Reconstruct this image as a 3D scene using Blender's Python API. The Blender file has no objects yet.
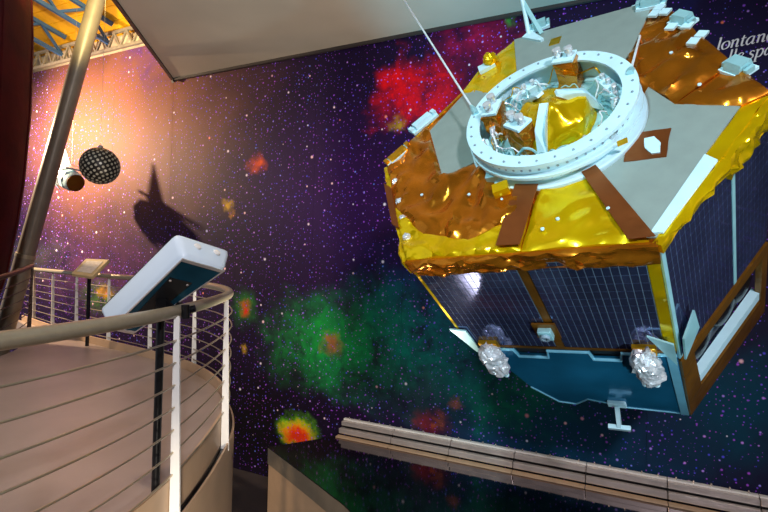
import bpy, bmesh, math, random
from mathutils import Vector, Matrix, noise
random.seed(7)
scene = bpy.context.scene
COL = scene.collection

# ------------------------------------------------------------------ camera
F = 500.0                                   # focal length in pixels of a 768 x 512 frame
CAM = Vector((0, 0, 3.4))
rho = math.atan(.026); tilt = math.atan(6 / 500)
right = Vector((math.cos(rho), 0, math.sin(rho)))
fwd0 = Vector((0, math.cos(tilt), math.sin(tilt)))
fwd = (fwd0 - right * fwd0.dot(right)).normalized()
up = right.cross(fwd).normalized()
cd = bpy.data.cameras.new('camera'); cam = bpy.data.objects.new('camera', cd); COL.objects.link(cam)
cd.sensor_width = 36; cd.lens = 36 * F / 768; cd.clip_start = .05
cam.matrix_world = Matrix((right, up, -fwd)).transposed().to_4x4()
cam.matrix_world.translation = CAM
scene.camera = cam

# ------------------------------------------------------------------ world, lamps, exposure
vs = scene.view_settings
vs.view_transform = 'Standard'; vs.look = 'None'; vs.gamma = 1; vs.use_curve_mapping = False
vs.exposure = 0.0
w = bpy.data.worlds.new('world'); scene.world = w; w.use_nodes = True
w.node_tree.nodes['Background'].inputs[0].default_value = (.78, .86, 1, 1)
w.node_tree.nodes['Background'].inputs[1].default_value = .5

def spot(name, loc, target, power, color, size_deg, blend, radius):
    d = bpy.data.lights.new(name, 'SPOT'); d.energy = power; d.color = color
    d.spot_size = math.radians(size_deg); d.spot_blend = blend; d.shadow_soft_size = radius
    o = bpy.data.objects.new(name, d); COL.objects.link(o); o.location = loc
    o.rotation_euler = (Vector(target) - Vector(loc)).to_track_quat('-Z', 'Y').to_euler()
    return o
spot('wall_flood_lamp', (-8.2, 8.6, 6.0), (-6.2, 10.0, 4.8), 2800, (1, .72, .46), 150, 1, .07)
spot('satellite_key_lamp', (-1.6, -.2, 6.3), (1.3, 3.3, 4.1), 520, (.60, .93, 1), 52, .5, .12)
spot('satellite_cyan_lamp', (-.8, 4.3, .3), (1.9, 5.7, 6.5), 1500, (.03, .66, 1), 46, .9, .1)
spot('satellite_side_fill', (2.6, -.6, 1.0), (1.3, 3.2, 3.6), 520, (.66, .9, 1), 50, .8, .1)  # added fill from low in front, brightens the lower panels and skirt
spot('table_fill', (-.3, .4, 2.2), (-1.2, 5.6, .6), 260, (1, .88, .72), 60, .8, .1)  # added fill, no real fixture; lifts the table base and balcony fascia
spot('end_wall_fill', (3.5, -3, 6.3), (8, -1, 2.5), 900, (1, .85, .66), 100, .8, .2)  # added light on the unseen end wall, for reflections in the solar cells
spot('balcony_lamp', (-2.2, 2.6, 6.4), (-2.9, 4.4, 2.1), 270, (1, .76, .56), 90, .8, .1)
spot('roof_lamp', (-3.6, 5.4, 6.4), (-5.0, 8.6, 8.3), 1300, (1, .80, .36), 62, .8, .1)
spot('ceiling_fill', (.2, 4.2, 1.1), (-1.4, 5.3, 6.5), 800, (1, .88, .74), 90, .9, .2)  # added fill floating over the table, brightens the lowered ceiling
spot('mural_lamp', (1.2, -3.5, 6.2), (.0, 6.8, 2.4), 1500, (.96, .92, 1), 75, .9, .3)

# ------------------------------------------------------------------ measuring helpers
def ray(x, y): return (right * ((x - 384) / F) + up * ((256 - y) / F) + fwd)
def PX(x, y, d): return CAM + ray(x, y) * d
def HZ(x, y, z):
    r = ray(x, y); return CAM + r * ((z - CAM.z) / r.z)
WS = .488; WY = 7.0                                   # mural wall: Y = WY - WS * X
wn = Vector((-WS, -1, 0)).normalized()                # faces the camera
wd = Vector((1, -WS, 0)).normalized()                 # along the wall to the right
W0 = Vector((0, WY, 0))
def WALL(x, y, off=0):
    r = ray(x, y); t = ((W0 + wn * off - CAM).dot(wn)) / r.dot(wn); return CAM + r * t
def SZ(x, y):
    p = WALL(x, y) - W0; return p.dot(wd), p.z
def WP(s, z, off=0): return W0 + wd * s + wn * off + Vector((0, 0, z))

# ------------------------------------------------------------------ materials
def lin(c): return tuple(((v / 255) / 12.92 if v / 255 <= .04045 else ((v / 255 + .055) / 1.055) ** 2.4) for v in c) + (1,)
def new_mat(name):
    m = bpy.data.materials.new(name); m.use_nodes = True
    return m, m.node_tree, m.node_tree.nodes['Principled BSDF']
def N(nt, t, **k):
    n = nt.nodes.new(t)
    for a, b in k.items(): setattr(n, a, b)
    return n
def mat(name, rgb, rough=.5, metal=0, var=.12, scale=6, bump=0, bscale=40, spec=.5, ridged=False, bdist=.02):
    m, nt, b = new_mat(name)
    c = lin(rgb)
    tc = N(nt, 'ShaderNodeTexCoord'); no = N(nt, 'ShaderNodeTexNoise'); no.inputs['Scale'].default_value = scale; no.inputs['Detail'].default_value = 6
    nt.links.new(tc.outputs['Object'], no.inputs['Vector'])
    r = N(nt, 'ShaderNodeValToRGB')
    r.color_ramp.elements[0].position = .3; r.color_ramp.elements[1].position = .7
    r.color_ramp.elements[0].color = tuple(v * (1 - var) for v in c[:3]) + (1,)
    r.color_ramp.elements[1].color = tuple(min(1, v * (1 + var)) for v in c[:3]) + (1,)
    nt.links.new(no.outputs['Fac'], r.inputs['Fac']); nt.links.new(r.outputs['Color'], b.inputs['Base Color'])
    b.inputs['Roughness'].default_value = rough; b.inputs['Metallic'].default_value = metal
    b.inputs['Specular IOR Level'].default_value = spec
    if bump:
        n2 = N(nt, 'ShaderNodeTexNoise'); n2.inputs['Scale'].default_value = bscale; n2.inputs['Detail'].default_value = 4
        if ridged:
            n2.noise_type = 'RIDGED_MULTIFRACTAL'; n2.inputs['Distortion'].default_value = .6
        nt.links.new(tc.outputs['Object'], n2.inputs['Vector'])
        bu = N(nt, 'ShaderNodeBump'); bu.inputs['Strength'].default_value = bump; bu.inputs['Distance'].default_value = bdist
        nt.links.new(n2.outputs[0], bu.inputs['Height']); nt.links.new(bu.outputs['Normal'], b.inputs['Normal'])
    return m
M = {}
M['rail'] = mat('brushed_rail', (176, 164, 138), .34, .4, .06, 30, .05, 200)
M['rail_shaded'] = mat('shaded_rail', (92, 72, 62), .35, .6)  # railing lies in shadow; that shade is put into this darker colour
M['post_white'] = mat('white_paint', (236, 234, 226), .4, 0, .03)
M['cable'] = mat('steel_cable', (190, 176, 150), .35, .7)
M['floor'] = mat('resin_floor', (162, 146, 136), .36, 0, .14, 1.6, .04, 60)
M['fascia'] = mat('beige_fascia', (190, 160, 128), .5, 0, .08, 4)
M['black'] = mat('black_metal', (22, 22, 24), .3, .3)
M['casing'] = mat('white_plastic', (214, 232, 244), .35, 0, .02)
M['teal'] = mat('teal_backplate', (34, 84, 104), .2, .5, .25, 5)
M['sign'] = mat('beige_sign', (214, 188, 138), .5)
M['paper'] = mat('sign_print', (226, 214, 196), .6, 0, .15, 20)
M['hull'] = mat('dark_red_hull', (70, 10, 10), .7, 0, .35, 3, .15, 12, spec=.2)
M['column'] = mat('grey_column', (142, 130, 112), .4, .25, .1, 5)
M['soffit'] = mat('grey_soffit', (168, 160, 146), .5, 0, .12, .7)
M['soffit_edge'] = mat('soffit_edge', (52, 46, 44), .5)
M['deck'] = mat('ochre_roof_deck', (246, 176, 20), .55, 0, .25, 3)
M['truss'] = mat('blue_truss_paint', (54, 92, 150), .4, .1, .2, 4)
M['truss_grey'] = mat('grey_truss_paint', (150, 140, 128), .5, .1, .2, 8)
M['clad'] = mat('pale_cladding', (206, 190, 168), .6)
M['ball'] = mat('dark_ball', (44, 40, 36), .4, .6)
M['prism'] = mat('glass_reflector', (176, 170, 150), .35, .1)
M['white'] = mat('white_satellite_paint', (196, 234, 244), .4, 0, .05, 10)
M['silver'] = mat('silver_foil', (222, 226, 230), .25, .45, .1, 20, .8, 22, ridged=True)
M['gold'] = mat('gold_foil', (255, 204, 6), .17, .65, .15, 5, 1, 4, ridged=True, bdist=.05)
M['goldflat'] = mat('gold_tape', (246, 186, 40), .3, .9, .15, 8, .3, 14, ridged=True)
M['copper'] = mat('copper_foil', (210, 126, 28), .17, .8, .3, 4, 1, 3.5, ridged=True, bdist=.06)
M['brown'] = mat('brown_tape', (150, 84, 40), .34, .7, .12, 8, .2, 12)
M['darkgold'] = mat('dark_gold_foil', (140, 92, 26), .34, .6, .25, 5, .5, 8, ridged=True)
M['panelgrey'] = mat('grey_deck_panel', (142, 158, 152), .42, .15, .05, 12)
M['dark'] = mat('dark_interior', (18, 18, 20), .5)
M['cell'] = mat('solar_cell', (100, 108, 150), .07, .84, .25, 3, .08, 3)
M['cellback'] = mat('cell_backing', (140, 160, 174), .35, .2)
M['blue'] = mat('blue_skirt_sheet', (30, 112, 150), .12, .4, .3, 2.5, .15, 3)
M['bluerim'] = mat('pale_blue_rim', (120, 190, 214), .3, .3)
M['palecyan'] = mat('pale_cyan_metal', (160, 214, 220), .35, .3)
M['blacktop'] = mat('black_gloss_top', (128, 118, 120), .06, 1, .06, 5)
M['steel'] = mat('brushed_steel', (214, 204, 196), .26, .55, .12, 5)
M['wire'] = mat('white_wire', (220, 232, 236), .4)
M['text'] = mat('white_letter', (238, 236, 240), .5, 0, .02)
M['lowfloor'] = mat('dark_floor', (46, 42, 44), .4)

# ---- the printed star mural
def mural(name):
    m, nt, b = new_mat(name); L = nt.links.new
    tc = N(nt, 'ShaderNodeTexCoord')
    geo = N(nt, 'ShaderNodeNewGeometry')
    # wall coordinates: (s along the wall, z)
    dot = N(nt, 'ShaderNodeVectorMath', operation='DOT_PRODUCT'); sub = N(nt, 'ShaderNodeVectorMath', operation='SUBTRACT')
    sub.inputs[1].default_value = W0; L(geo.outputs['Position'], sub.inputs[0]); L(sub.outputs[0], dot.inputs[0]); dot.inputs[1].default_value = wd
    sx = N(nt, 'ShaderNodeSeparateXYZ'); L(geo.outputs['Position'], sx.inputs[0])
    cv = N(nt, 'ShaderNodeCombineXYZ'); L(dot.outputs['Value'], cv.inputs[0]); L(sx.outputs['Z'], cv.inputs[1])
    P = cv.outputs[0]
    def noise_(scale, detail=5, rough=.6, dist=0):
        n = N(nt, 'ShaderNodeTexNoise'); n.inputs['Scale'].default_value = scale; n.inputs['Detail'].default_value = detail
        n.inputs['Roughness'].default_value = rough; n.inputs['Distortion'].default_value = dist; L(P, n.inputs['Vector']); return n
    wn_ = noise_(1.3, 7, .62); s5 = N(nt, 'ShaderNodeVectorMath', operation='SUBTRACT'); s5.inputs[1].default_value = (.5, .5, .5); L(wn_.outputs['Color'], s5.inputs[0])
    sc = N(nt, 'ShaderNodeVectorMath', operation='SCALE'); sc.inputs['Scale'].default_value = 1.5; L(s5.outputs[0], sc.inputs[0])
    wp = N(nt, 'ShaderNodeVectorMath', operation='ADD'); L(P, wp.inputs[0]); L(sc.outputs[0], wp.inputs[1])
    wf = noise_(5, 6, .65); s6 = N(nt, 'ShaderNodeVectorMath', operation='SUBTRACT'); s6.inputs[1].default_value = (.5, .5, .5); L(wf.outputs['Color'], s6.inputs[0])
    sc2 = N(nt, 'ShaderNodeVectorMath', operation='SCALE'); sc2.inputs['Scale'].default_value = .4; L(s6.outputs[0], sc2.inputs[0])
    wp2 = N(nt, 'ShaderNodeVectorMath', operation='ADD'); L(P, wp2.inputs[0]); L(sc2.outputs[0], wp2.inputs[1])
    cloud = noise_(2.6, 9, .72, .4)
    cm = N(nt, 'ShaderNodeMapRange'); cm.inputs[1].default_value = .36; cm.inputs[2].default_value = .62; cm.inputs[3].default_value = .12; cm.inputs[4].default_value = 1; L(cloud.outputs['Fac'], cm.inputs[0])
    cur = N(nt, 'ShaderNodeRGB'); cur.outputs[0].default_value = lin((27, 12, 46)); col = cur.outputs[0]
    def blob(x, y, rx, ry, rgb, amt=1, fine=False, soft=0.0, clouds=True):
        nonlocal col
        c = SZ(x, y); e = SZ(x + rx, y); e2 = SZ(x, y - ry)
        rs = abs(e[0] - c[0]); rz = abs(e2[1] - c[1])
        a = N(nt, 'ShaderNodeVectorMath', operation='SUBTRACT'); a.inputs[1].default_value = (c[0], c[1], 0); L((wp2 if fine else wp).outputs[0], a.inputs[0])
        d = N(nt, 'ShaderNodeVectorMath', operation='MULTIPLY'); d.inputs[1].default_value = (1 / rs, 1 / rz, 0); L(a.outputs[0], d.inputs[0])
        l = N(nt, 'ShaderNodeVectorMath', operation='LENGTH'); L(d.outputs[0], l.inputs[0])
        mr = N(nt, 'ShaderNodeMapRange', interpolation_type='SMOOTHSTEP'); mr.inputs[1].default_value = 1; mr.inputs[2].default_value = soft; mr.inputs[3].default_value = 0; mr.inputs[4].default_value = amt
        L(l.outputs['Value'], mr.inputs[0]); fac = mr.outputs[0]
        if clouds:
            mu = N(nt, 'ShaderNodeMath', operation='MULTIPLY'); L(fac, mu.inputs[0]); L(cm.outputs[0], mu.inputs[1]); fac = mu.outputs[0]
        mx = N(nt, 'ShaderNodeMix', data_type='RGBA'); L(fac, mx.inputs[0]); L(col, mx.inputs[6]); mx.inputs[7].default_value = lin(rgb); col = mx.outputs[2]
    # broad tints
    blob(120, 110, 190, 170, (140, 88, 62), .95, clouds=False)  # print tint browned and lightened to carry part of the flood lamp's glow
    blob(150, 40, 60, 60, (70, 34, 150), .8)
    blob(330, 200, 170, 130, (50, 16, 78), .8, clouds=False)
    blob(250, 420, 130, 110, (14, 8, 16), 1, clouds=False)
    blob(560, 440, 280, 130, (0, 62, 92), .95, clouds=False)
    blob(430, 300, 140, 90, (18, 30, 104), .8)
    blob(720, 40, 110, 120, (20, 14, 62), 1, clouds=False)
    blob(740, 400, 120, 90, (0, 66, 88), .9, clouds=False)
    blob(480, 480, 160, 50, (22, 14, 40), .7)
    blob(100, 270, 160, 60, (84, 44, 84), .9)
    # green nebulae
    blob(400, 345, 190, 85, (0, 128, 112), .95)
    blob(330, 340, 95, 70, (14, 168, 56), 1)
    blob(300, 330, 45, 30, (30, 160, 70), .7)
    blob(520, 400, 80, 50, (0, 140, 96), .85)
    blob(332, 345, 14, 18, (220, 40, 50), 1, True)
    blob(244, 308, 17, 24, (40, 150, 40), .9, True); blob(245, 310, 8, 12, (220, 40, 30), 1, True)
    blob(243, 350, 6, 6, (200, 160, 30), 1, True)
    blob(100, 297, 26, 22, (70, 130, 30), .9, True); blob(104, 292, 12, 9, (230, 150, 20), .9, True)
    blob(30, 260, 60, 40, (60, 80, 50), .5)
    # red nebulae
    blob(412, 92, 52, 48, (244, 14, 22), 1, soft=.35)
    blob(432, 108, 42, 26, (230, 20, 34), 1)
    blob(478, 34, 60, 44, (176, 16, 70), 1)
    blob(500, 60, 40, 30, (180, 24, 60), .9)
    blob(397, 124, 12, 13, (190, 160, 40), .9, True)
    blob(512, 14, 9, 18, (40, 170, 60), .9, True)
    # small bright spots
    blob(256, 164, 13, 14, (240, 90, 30), 1, True); blob(228, 204, 8, 8, (230, 180, 30), 1, True); blob(233, 213, 6, 6, (230, 160, 30), .9, True)
    blob(297, 431, 27, 22, (110, 200, 30), 1, True, .4); blob(297, 433, 22, 16, (250, 200, 20), 1, True, .3, False); blob(297, 435, 18, 13, (240, 60, 16), 1, True, .4, False)
    blob(432, 422, 26, 18, (190, 50, 50), .8, True); blob(438, 424, 9, 10, (240, 130, 40), .9, True); blob(455, 405, 9, 7, (230, 110, 60), .7, True)
    blob(420, 390, 60, 40, (60, 30, 60), .4)
    # stars
    def stars(scale, rad, keep, c1, c2, power=1):
        nonlocal col
        v = N(nt, 'ShaderNodeTexVoronoi', voronoi_dimensions='2D'); v.inputs['Scale'].default_value = scale; L(P, v.inputs['Vector'])
        sp = N(nt, 'ShaderNodeSeparateColor'); L(v.outputs['Color'], sp.inputs[0])
        k = N(nt, 'ShaderNodeMapRange'); k.inputs[1].default_value = 1 - keep; k.inputs[2].default_value = 1; k.inputs[3].default_value = 1e-4; k.inputs[4].default_value = rad * scale; L(sp.outputs[0], k.inputs[0])
        dv = N(nt, 'ShaderNodeMath', operation='DIVIDE'); L(v.outputs['Distance'], dv.inputs[0]); L(k.outputs[0], dv.inputs[1])
        mr = N(nt, 'ShaderNodeMapRange', interpolation_type='SMOOTHSTEP'); mr.inputs[1].default_value = 1; mr.inputs[2].default_value = .25; mr.inputs[3].default_value = 0; mr.inputs[4].default_value = power; L(dv.outputs[0], mr.inputs[0])
        cc = N(nt, 'ShaderNodeMix', data_type='RGBA'); L(sp.outputs[1], cc.inputs[0]); cc.inputs[6].default_value = lin(c1); cc.inputs[7].default_value = lin(c2)
        mx = N(nt, 'ShaderNodeMix', data_type='RGBA'); L(mr.outputs[0], mx.inputs[0]); L(col, mx.inputs[6]); L(cc.outputs[2], mx.inputs[7]); col = mx.outputs[2]
    stars(17, .012, .7, (60, 80, 255), (200, 80, 240), .9)
    stars(9, .019, .75, (70, 90, 255), (190, 90, 240), .9)
    stars(6, .02, .6, (90, 140, 255), (220, 150, 255))
    stars(2.4, .034, .5, (230, 230, 255), (255, 200, 210))
    stars(1.5, .036, .3, (255, 120, 60), (140, 190, 255))
    L(col, b.inputs['Base Color']); b.inputs['Roughness'].default_value = .6; b.inputs['Specular IOR Level'].default_value = .15
    # woven print relief
    wv = N(nt, 'ShaderNodeTexNoise'); wv.inputs['Scale'].default_value = 90; L(geo.outputs['Position'], wv.inputs['Vector'])
    bu = N(nt, 'ShaderNodeBump'); bu.inputs['Strength'].default_value = .08; bu.inputs['Distance'].default_value = .01; L(wv.outputs['Fac'], bu.inputs['Height']); L(bu.outputs['Normal'], b.inputs['Normal'])
    return m
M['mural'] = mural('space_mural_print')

# ------------------------------------------------------------------ mesh helpers
class MB:
    def __init__(s): s.v = []; s.f = []
    def add(s, vs, fs):
        o = len(s.v); s.v += [Vector(p) for p in vs]; s.f += [tuple(i + o for i in q) for q in fs]; return s
    def hexa(s, p):     # 8 corners: bottom 4, top 4
        return s.add(p, [(3, 2, 1, 0), (4, 5, 6, 7), (0, 1, 5, 4), (1, 2, 6, 5), (2, 3, 7, 6), (3, 0, 4, 7)])
    def box(s, c, X, Y, Z):
        c, X, Y, Z = map(Vector, (c, X, Y, Z)); X, Y, Z = X / 2, Y / 2, Z / 2
        return s.hexa([c - X - Y - Z, c + X - Y - Z, c + X + Y - Z, c - X + Y - Z, c - X - Y + Z, c + X - Y + Z, c + X + Y + Z, c - X + Y + Z])
    def bar(s, a, b, wdt, hgt, upv=(0, 0, 1)):
        a, b = Vector(a), Vector(b); d = b - a; x = d.cross(Vector(upv))
        if x.length < 1e-6: x = d.cross(Vector((1, 0, 0)))
        x.normalize(); y = x.cross(d).normalized()
        return s.box((a + b) / 2, d, x * wdt, y * hgt)
    def tube(s, pts, r, n=8, cap=True):
        pts = [Vector(p) for p in pts]; rr = r if isinstance(r, (list, tuple)) else [r] * len(pts)
        t = (pts[1] - pts[0]).normalized(); ref = Vector((0, 0, 1)) if abs(t.z) < .9 else Vector((1, 0, 0))
        x = t.cross(ref).normalized(); o = len(s.v); K = len(pts)
        for i, p in enumerate(pts):
            a = pts[max(i - 1, 0)]; b = pts[min(i + 1, K - 1)]; t = (b - a).normalized()
            x = (x - t * x.dot(t)).normalized(); y = t.cross(x)
            for k in range(n):
                g = 2 * math.pi * k / n; s.v.append(p + (x * math.cos(g) + y * math.sin(g)) * rr[i])
        for i in range(K - 1):
            for k in range(n):
                k2 = (k + 1) % n; s.f.append((o + i * n + k, o + i * n + k2, o + (i + 1) * n + k2, o + (i + 1) * n + k))
        if cap: s.f.append(tuple(o + k for k in reversed(range(n)))); s.f.append(tuple(o + (K - 1) * n + k for k in range(n)))
        return s
    def lathe(s, prof, n=32, c=(0, 0, 0), X=(1, 0, 0), Y=(0, 1, 0), Z=(0, 0, 1), close=False):
        c, X, Y, Z = map(Vector, (c, X, Y, Z)); o = len(s.v); K = len(prof)
        for r, z in prof:
            for k in range(n):
                g = 2 * math.pi * k / n; s.v.append(c + X * (r * math.cos(g)) + Y * (r * math.sin(g)) + Z * z)
        rng = range(K) if close else range(K - 1)
        for i in rng:
            j = (i + 1) % K
            for k in range(n):
                k2 = (k + 1) % n; s.f.append((o + i * n + k, o + i * n + k2, o + j * n + k2, o + j * n + k))
        if not close:
            if prof[0][0] > 1e-6: s.f.append(tuple(o + k for k in reversed(range(n))))
            if prof[-1][0] > 1e-6: s.f.append(tuple(o + (K - 1) * n + k for k in range(n)))
        return s
    def prism(s, poly, d):      # polygon of 3D points swept by vector d
        n = len(poly); d = Vector(d); o = len(s.v)
        s.v += [Vector(p) for p in poly] + [Vector(p) + d for p in poly]
        s.f.append(tuple(o + k for k in reversed(range(n)))); s.f.append(tuple(o + n + k for k in range(n)))
        for k in range(n): k2 = (k + 1) % n; s.f.append((o + k, o + k2, o + n + k2, o + n + k))
        return s
ROOTM = {}
def obj(name, mb, m, parent=None, smooth=False, bevel=0, world=True):
    me = bpy.data.meshes.new(name)
    vs_ = mb.v; loc = None
    if parent is not None:
        if world: inv = ROOTM[parent].inverted(); vs_ = [inv @ v for v in vs_]
    else:
        lo = Vector((min(v.x for v in vs_), min(v.y for v in vs_), min(v.z for v in vs_))); hi = Vector((max(v.x for v in vs_), max(v.y for v in vs_), 0))
        loc = Vector(((lo.x + hi.x) / 2, (lo.y + hi.y) / 2, lo.z)); vs_ = [v - loc for v in vs_]
    me.from_pydata([tuple(v) for v in vs_], [], mb.f)
    bm = bmesh.new(); bm.from_mesh(me); bmesh.ops.recalc_face_normals(bm, faces=bm.faces)
    if bevel: bmesh.ops.bevel(bm, geom=list(bm.edges), offset=bevel, segments=3, affect='EDGES', profile=.5, clamp_overlap=True)
    bm.to_mesh(me); bm.free()
    if smooth:
        me.polygons.foreach_set('use_smooth', [True] * len(me.polygons))
        try: me.set_sharp_from_angle(angle=math.radians(38))
        except Exception: pass
    me.materials.append(M[m]); o = bpy.data.objects.new(name, me); COL.objects.link(o)
    if parent is not None: o.parent = parent; ROOTM[o] = ROOTM[parent]
    else: o.location = loc; ROOTM[o] = Matrix.Translation(loc)
    return o
def tag(o, label, cat, group=None):
    o['label'] = label; o['category'] = cat
    if group: o['group'] = group
    return o
def struct(o, label=None):
    o['kind'] = 'structure'
    if label: o['label'] = label
    return o
def thing(name, label, cat, loc, mtx=None, group=None):
    o = bpy.data.objects.new(name, None); COL.objects.link(o); o.empty_display_size = .1
    mx = mtx if mtx is not None else Matrix.Translation(Vector(loc)); o.matrix_world = mx; ROOTM[o] = mx
    return tag(o, label, cat, group)
def spline(pts, n=8):
    pts = [Vector(p) for p in pts]; out = []
    for i in range(len(pts) - 1):
        p0 = pts[max(i - 1, 0)]; p1 = pts[i]; p2 = pts[i + 1]; p3 = pts[min(i + 2, len(pts) - 1)]
        for k in range(n):
            t = k / n; out.append(.5 * ((2 * p1) + (p2 - p0) * t + (2 * p0 - 5 * p1 + 4 * p2 - p3) * t * t + (3 * p1 - p0 - 3 * p2 + p3) * t ** 3))
    out.append(pts[-1]); return out

# ================================================================== THE SETTING
ZF = 2.1; ZR = 3.1; ZS = 6.55; ZT = .95
# mural wall, hung in tall printed panels
seams = [SZ(x, 200)[0] for x in (170, 237)]
edges = [-19.0, -16.2, seams[0] - 3.2, seams[0] - 1.6, seams[0], seams[1], seams[1] + 1.5, seams[1] + 3.0, seams[1] + 4.5, seams[1] + 6.0, 9.0]
ztop = WALL(86, 60).z
wall = struct(obj('wall_back', MB().prism([WP(-19, 0, -.06), WP(9, 0, -.06), WP(9, ztop - .01, -.06), WP(-19, ztop - .01, -.06)], -wn * .2), 'dark'), 'tall back wall hung with a printed star mural')
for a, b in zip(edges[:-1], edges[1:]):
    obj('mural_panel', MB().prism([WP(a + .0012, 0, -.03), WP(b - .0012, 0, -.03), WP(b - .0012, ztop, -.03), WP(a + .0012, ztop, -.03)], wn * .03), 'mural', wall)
struct(obj('floor_lower', MB().box((0, 2, -.1), (30, 0, 0), (0, 32, 0), (0, 0, .2)), 'lowfloor'))
# the hall's opposite wall carries the same kind of print
struct(obj('wall_rear', MB().box((0, -9, 4), (26, 0, 0), (0, .2, 0), (0, 0, 8)), 'mural'), 'mural wall on the far side of the hall')
# the hall's end wall out to the right: pale bays between dark piers
wr = struct(obj('wall_right', MB().box((8.4, -3, 4), (.2, 0, 0), (0, 12, 0), (0, 0, 8)), 'clad'), 'pale end wall of the hall')
for i in range(7): obj('pier', MB().box((8.25, -8.6 + i * 1.9, 4), (.2, 0, 0), (0, .5, 0), (0, 0, 8)), 'truss_grey', wr)
# lowered ceiling
k0 = WALL(175, 80); k1 = HZ(118, 0, ZS); dirl = (Vector((k1.x, k1.y, 0)) - Vector((k0.x, k0.y, 0))).normalized()
k0 = Vector((k0.x, k0.y, ZS)) + wn * .02
sl = [k0, k0 + dirl * 12, Vector((12, -4, ZS)), WP(8.9, ZS, .02)]
struct(obj('ceiling', MB().prism(sl, (0, 0, .12)), 'soffit'), 'lowered grey ceiling panel')
struct(obj('trim_1', MB().bar(sl[0] + Vector((0, 0, .06)) - Vector((.03, 0, 0)), sl[1] + Vector((0, 0, .06)) - Vector((.03, 0, 0)), .05, .16), 'soffit_edge'))
struct(obj('trim_2', MB().bar(sl[0] + wn * .02 - Vector((0, 0, .02)), sl[3] + wn * .02 - Vector((0, 0, .02)), .04, .04), 'soffit_edge'))
# roof deck of boards, rising away from the wall
def DK(s, t): return WP(s, ztop + .42 + .35 * t, t - .5)
roof = struct(obj('ceiling_roof', MB().prism([DK(-14, 0), DK(-4, 0), DK(-4, 5), DK(-14, 5)], (0, 0, .1)), 'darkgold'), 'ochre board roof above the trusses')
for i in range(18):
    t = i * .28
    for s0 in (-14, -11.1, -8.6, -6.4):
        obj('roof_board', MB().prism([DK(s0 + .01, t + .008), DK(s0 + (2.9 if s0 == -14 else 2.5 if s0 == -11.1 else 2.2) - .01, t + .008), DK(s0 + (2.9 if s0 == -14 else 2.5 if s0 == -11.1 else 2.2) - .01, t + .272), DK(s0 + .01, t + .272)], (0, 0, -.03)), 'deck', roof)
struct(obj('wall_upper', MB().prism([WP(-19, ztop, -.25), WP(-3.5, ztop, -.25), WP(-3.5, ztop + .6, -.25), WP(-19, ztop + .6, -.25)], -wn * .1), 'clad'), 'pale cladding above the mural')

# balcony: plan of its curved edge
plan = [(-2.3, .15), (-1.75, .75), (-1.38, 1.45), (-1.2, 2.05), (-1.13, 2.7), (-1.18, 3.55), (-1.32, 4.3), (-1.66, 5.05), (-2.25, 5.8), (-3.1, 6.5), (-4.4, 7.45), (-5.6, 8.45), (-6.9, 9.6)]
path = spline([(x, y, 0) for x, y in plan], 8)
def offs(pts, d):
    out = []
    for i, p in enumerate(pts):
        t = (pts[min(i + 1, len(pts) - 1)] - pts[max(i - 1, 0)]).normalized(); out.append(p + Vector((t.y, -t.x, 0)) * d)
    return out
def ribbon(pts, d0, d1, z0, z1):
    a, b = offs(pts, d0), offs(pts, d1); n = len(pts); vs_ = []; fs = []
    for p, q in zip(a, b):
        vs_ += [(p.x, p.y, z0), (q.x, q.y, z0), (q.x, q.y, z1), (p.x, p.y, z1)]
    for i in range(n - 1):
        for k in range(4): fs.append((i * 4 + k, i * 4 + (k + 1) % 4, i * 4 + 4 + (k + 1) % 4, i * 4 + 4 + k))
    fs += [(3, 2, 1, 0), tuple((n - 1) * 4 + k for k in range(4))]
    return MB().add(vs_, fs)
inner = offs(path, -.02)
left_edge = [(-7.6, 10.2), (-5.45, 8.0), (-4.85, 6.6), (-4.6, 5.6), (-4.5, 3.0), (-4.4, .15)]
fl = [Vector((p.x, p.y, ZF)) for p in inner] + [Vector((x, y, ZF)) for x, y in left_edge]
struct(obj('floor', MB().prism(fl, (0, 0, -.18)), 'floor'), 'curved balcony floor')
struct(obj('trim_3', ribbon(path, -.015, .01, ZF - .12, ZF + .1), 'fascia', smooth=True), 'upturned kerb along the balcony edge')
struct(obj('trim_4', ribbon(path, .055, .07, ZF - .95, ZF - .1), 'fascia', smooth=True), 'curved fascia plate below the balcony edge')
struct(obj('trim_5', ribbon(path, .011, .04, ZF - .3, ZF - .14), 'black', smooth=True))

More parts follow.
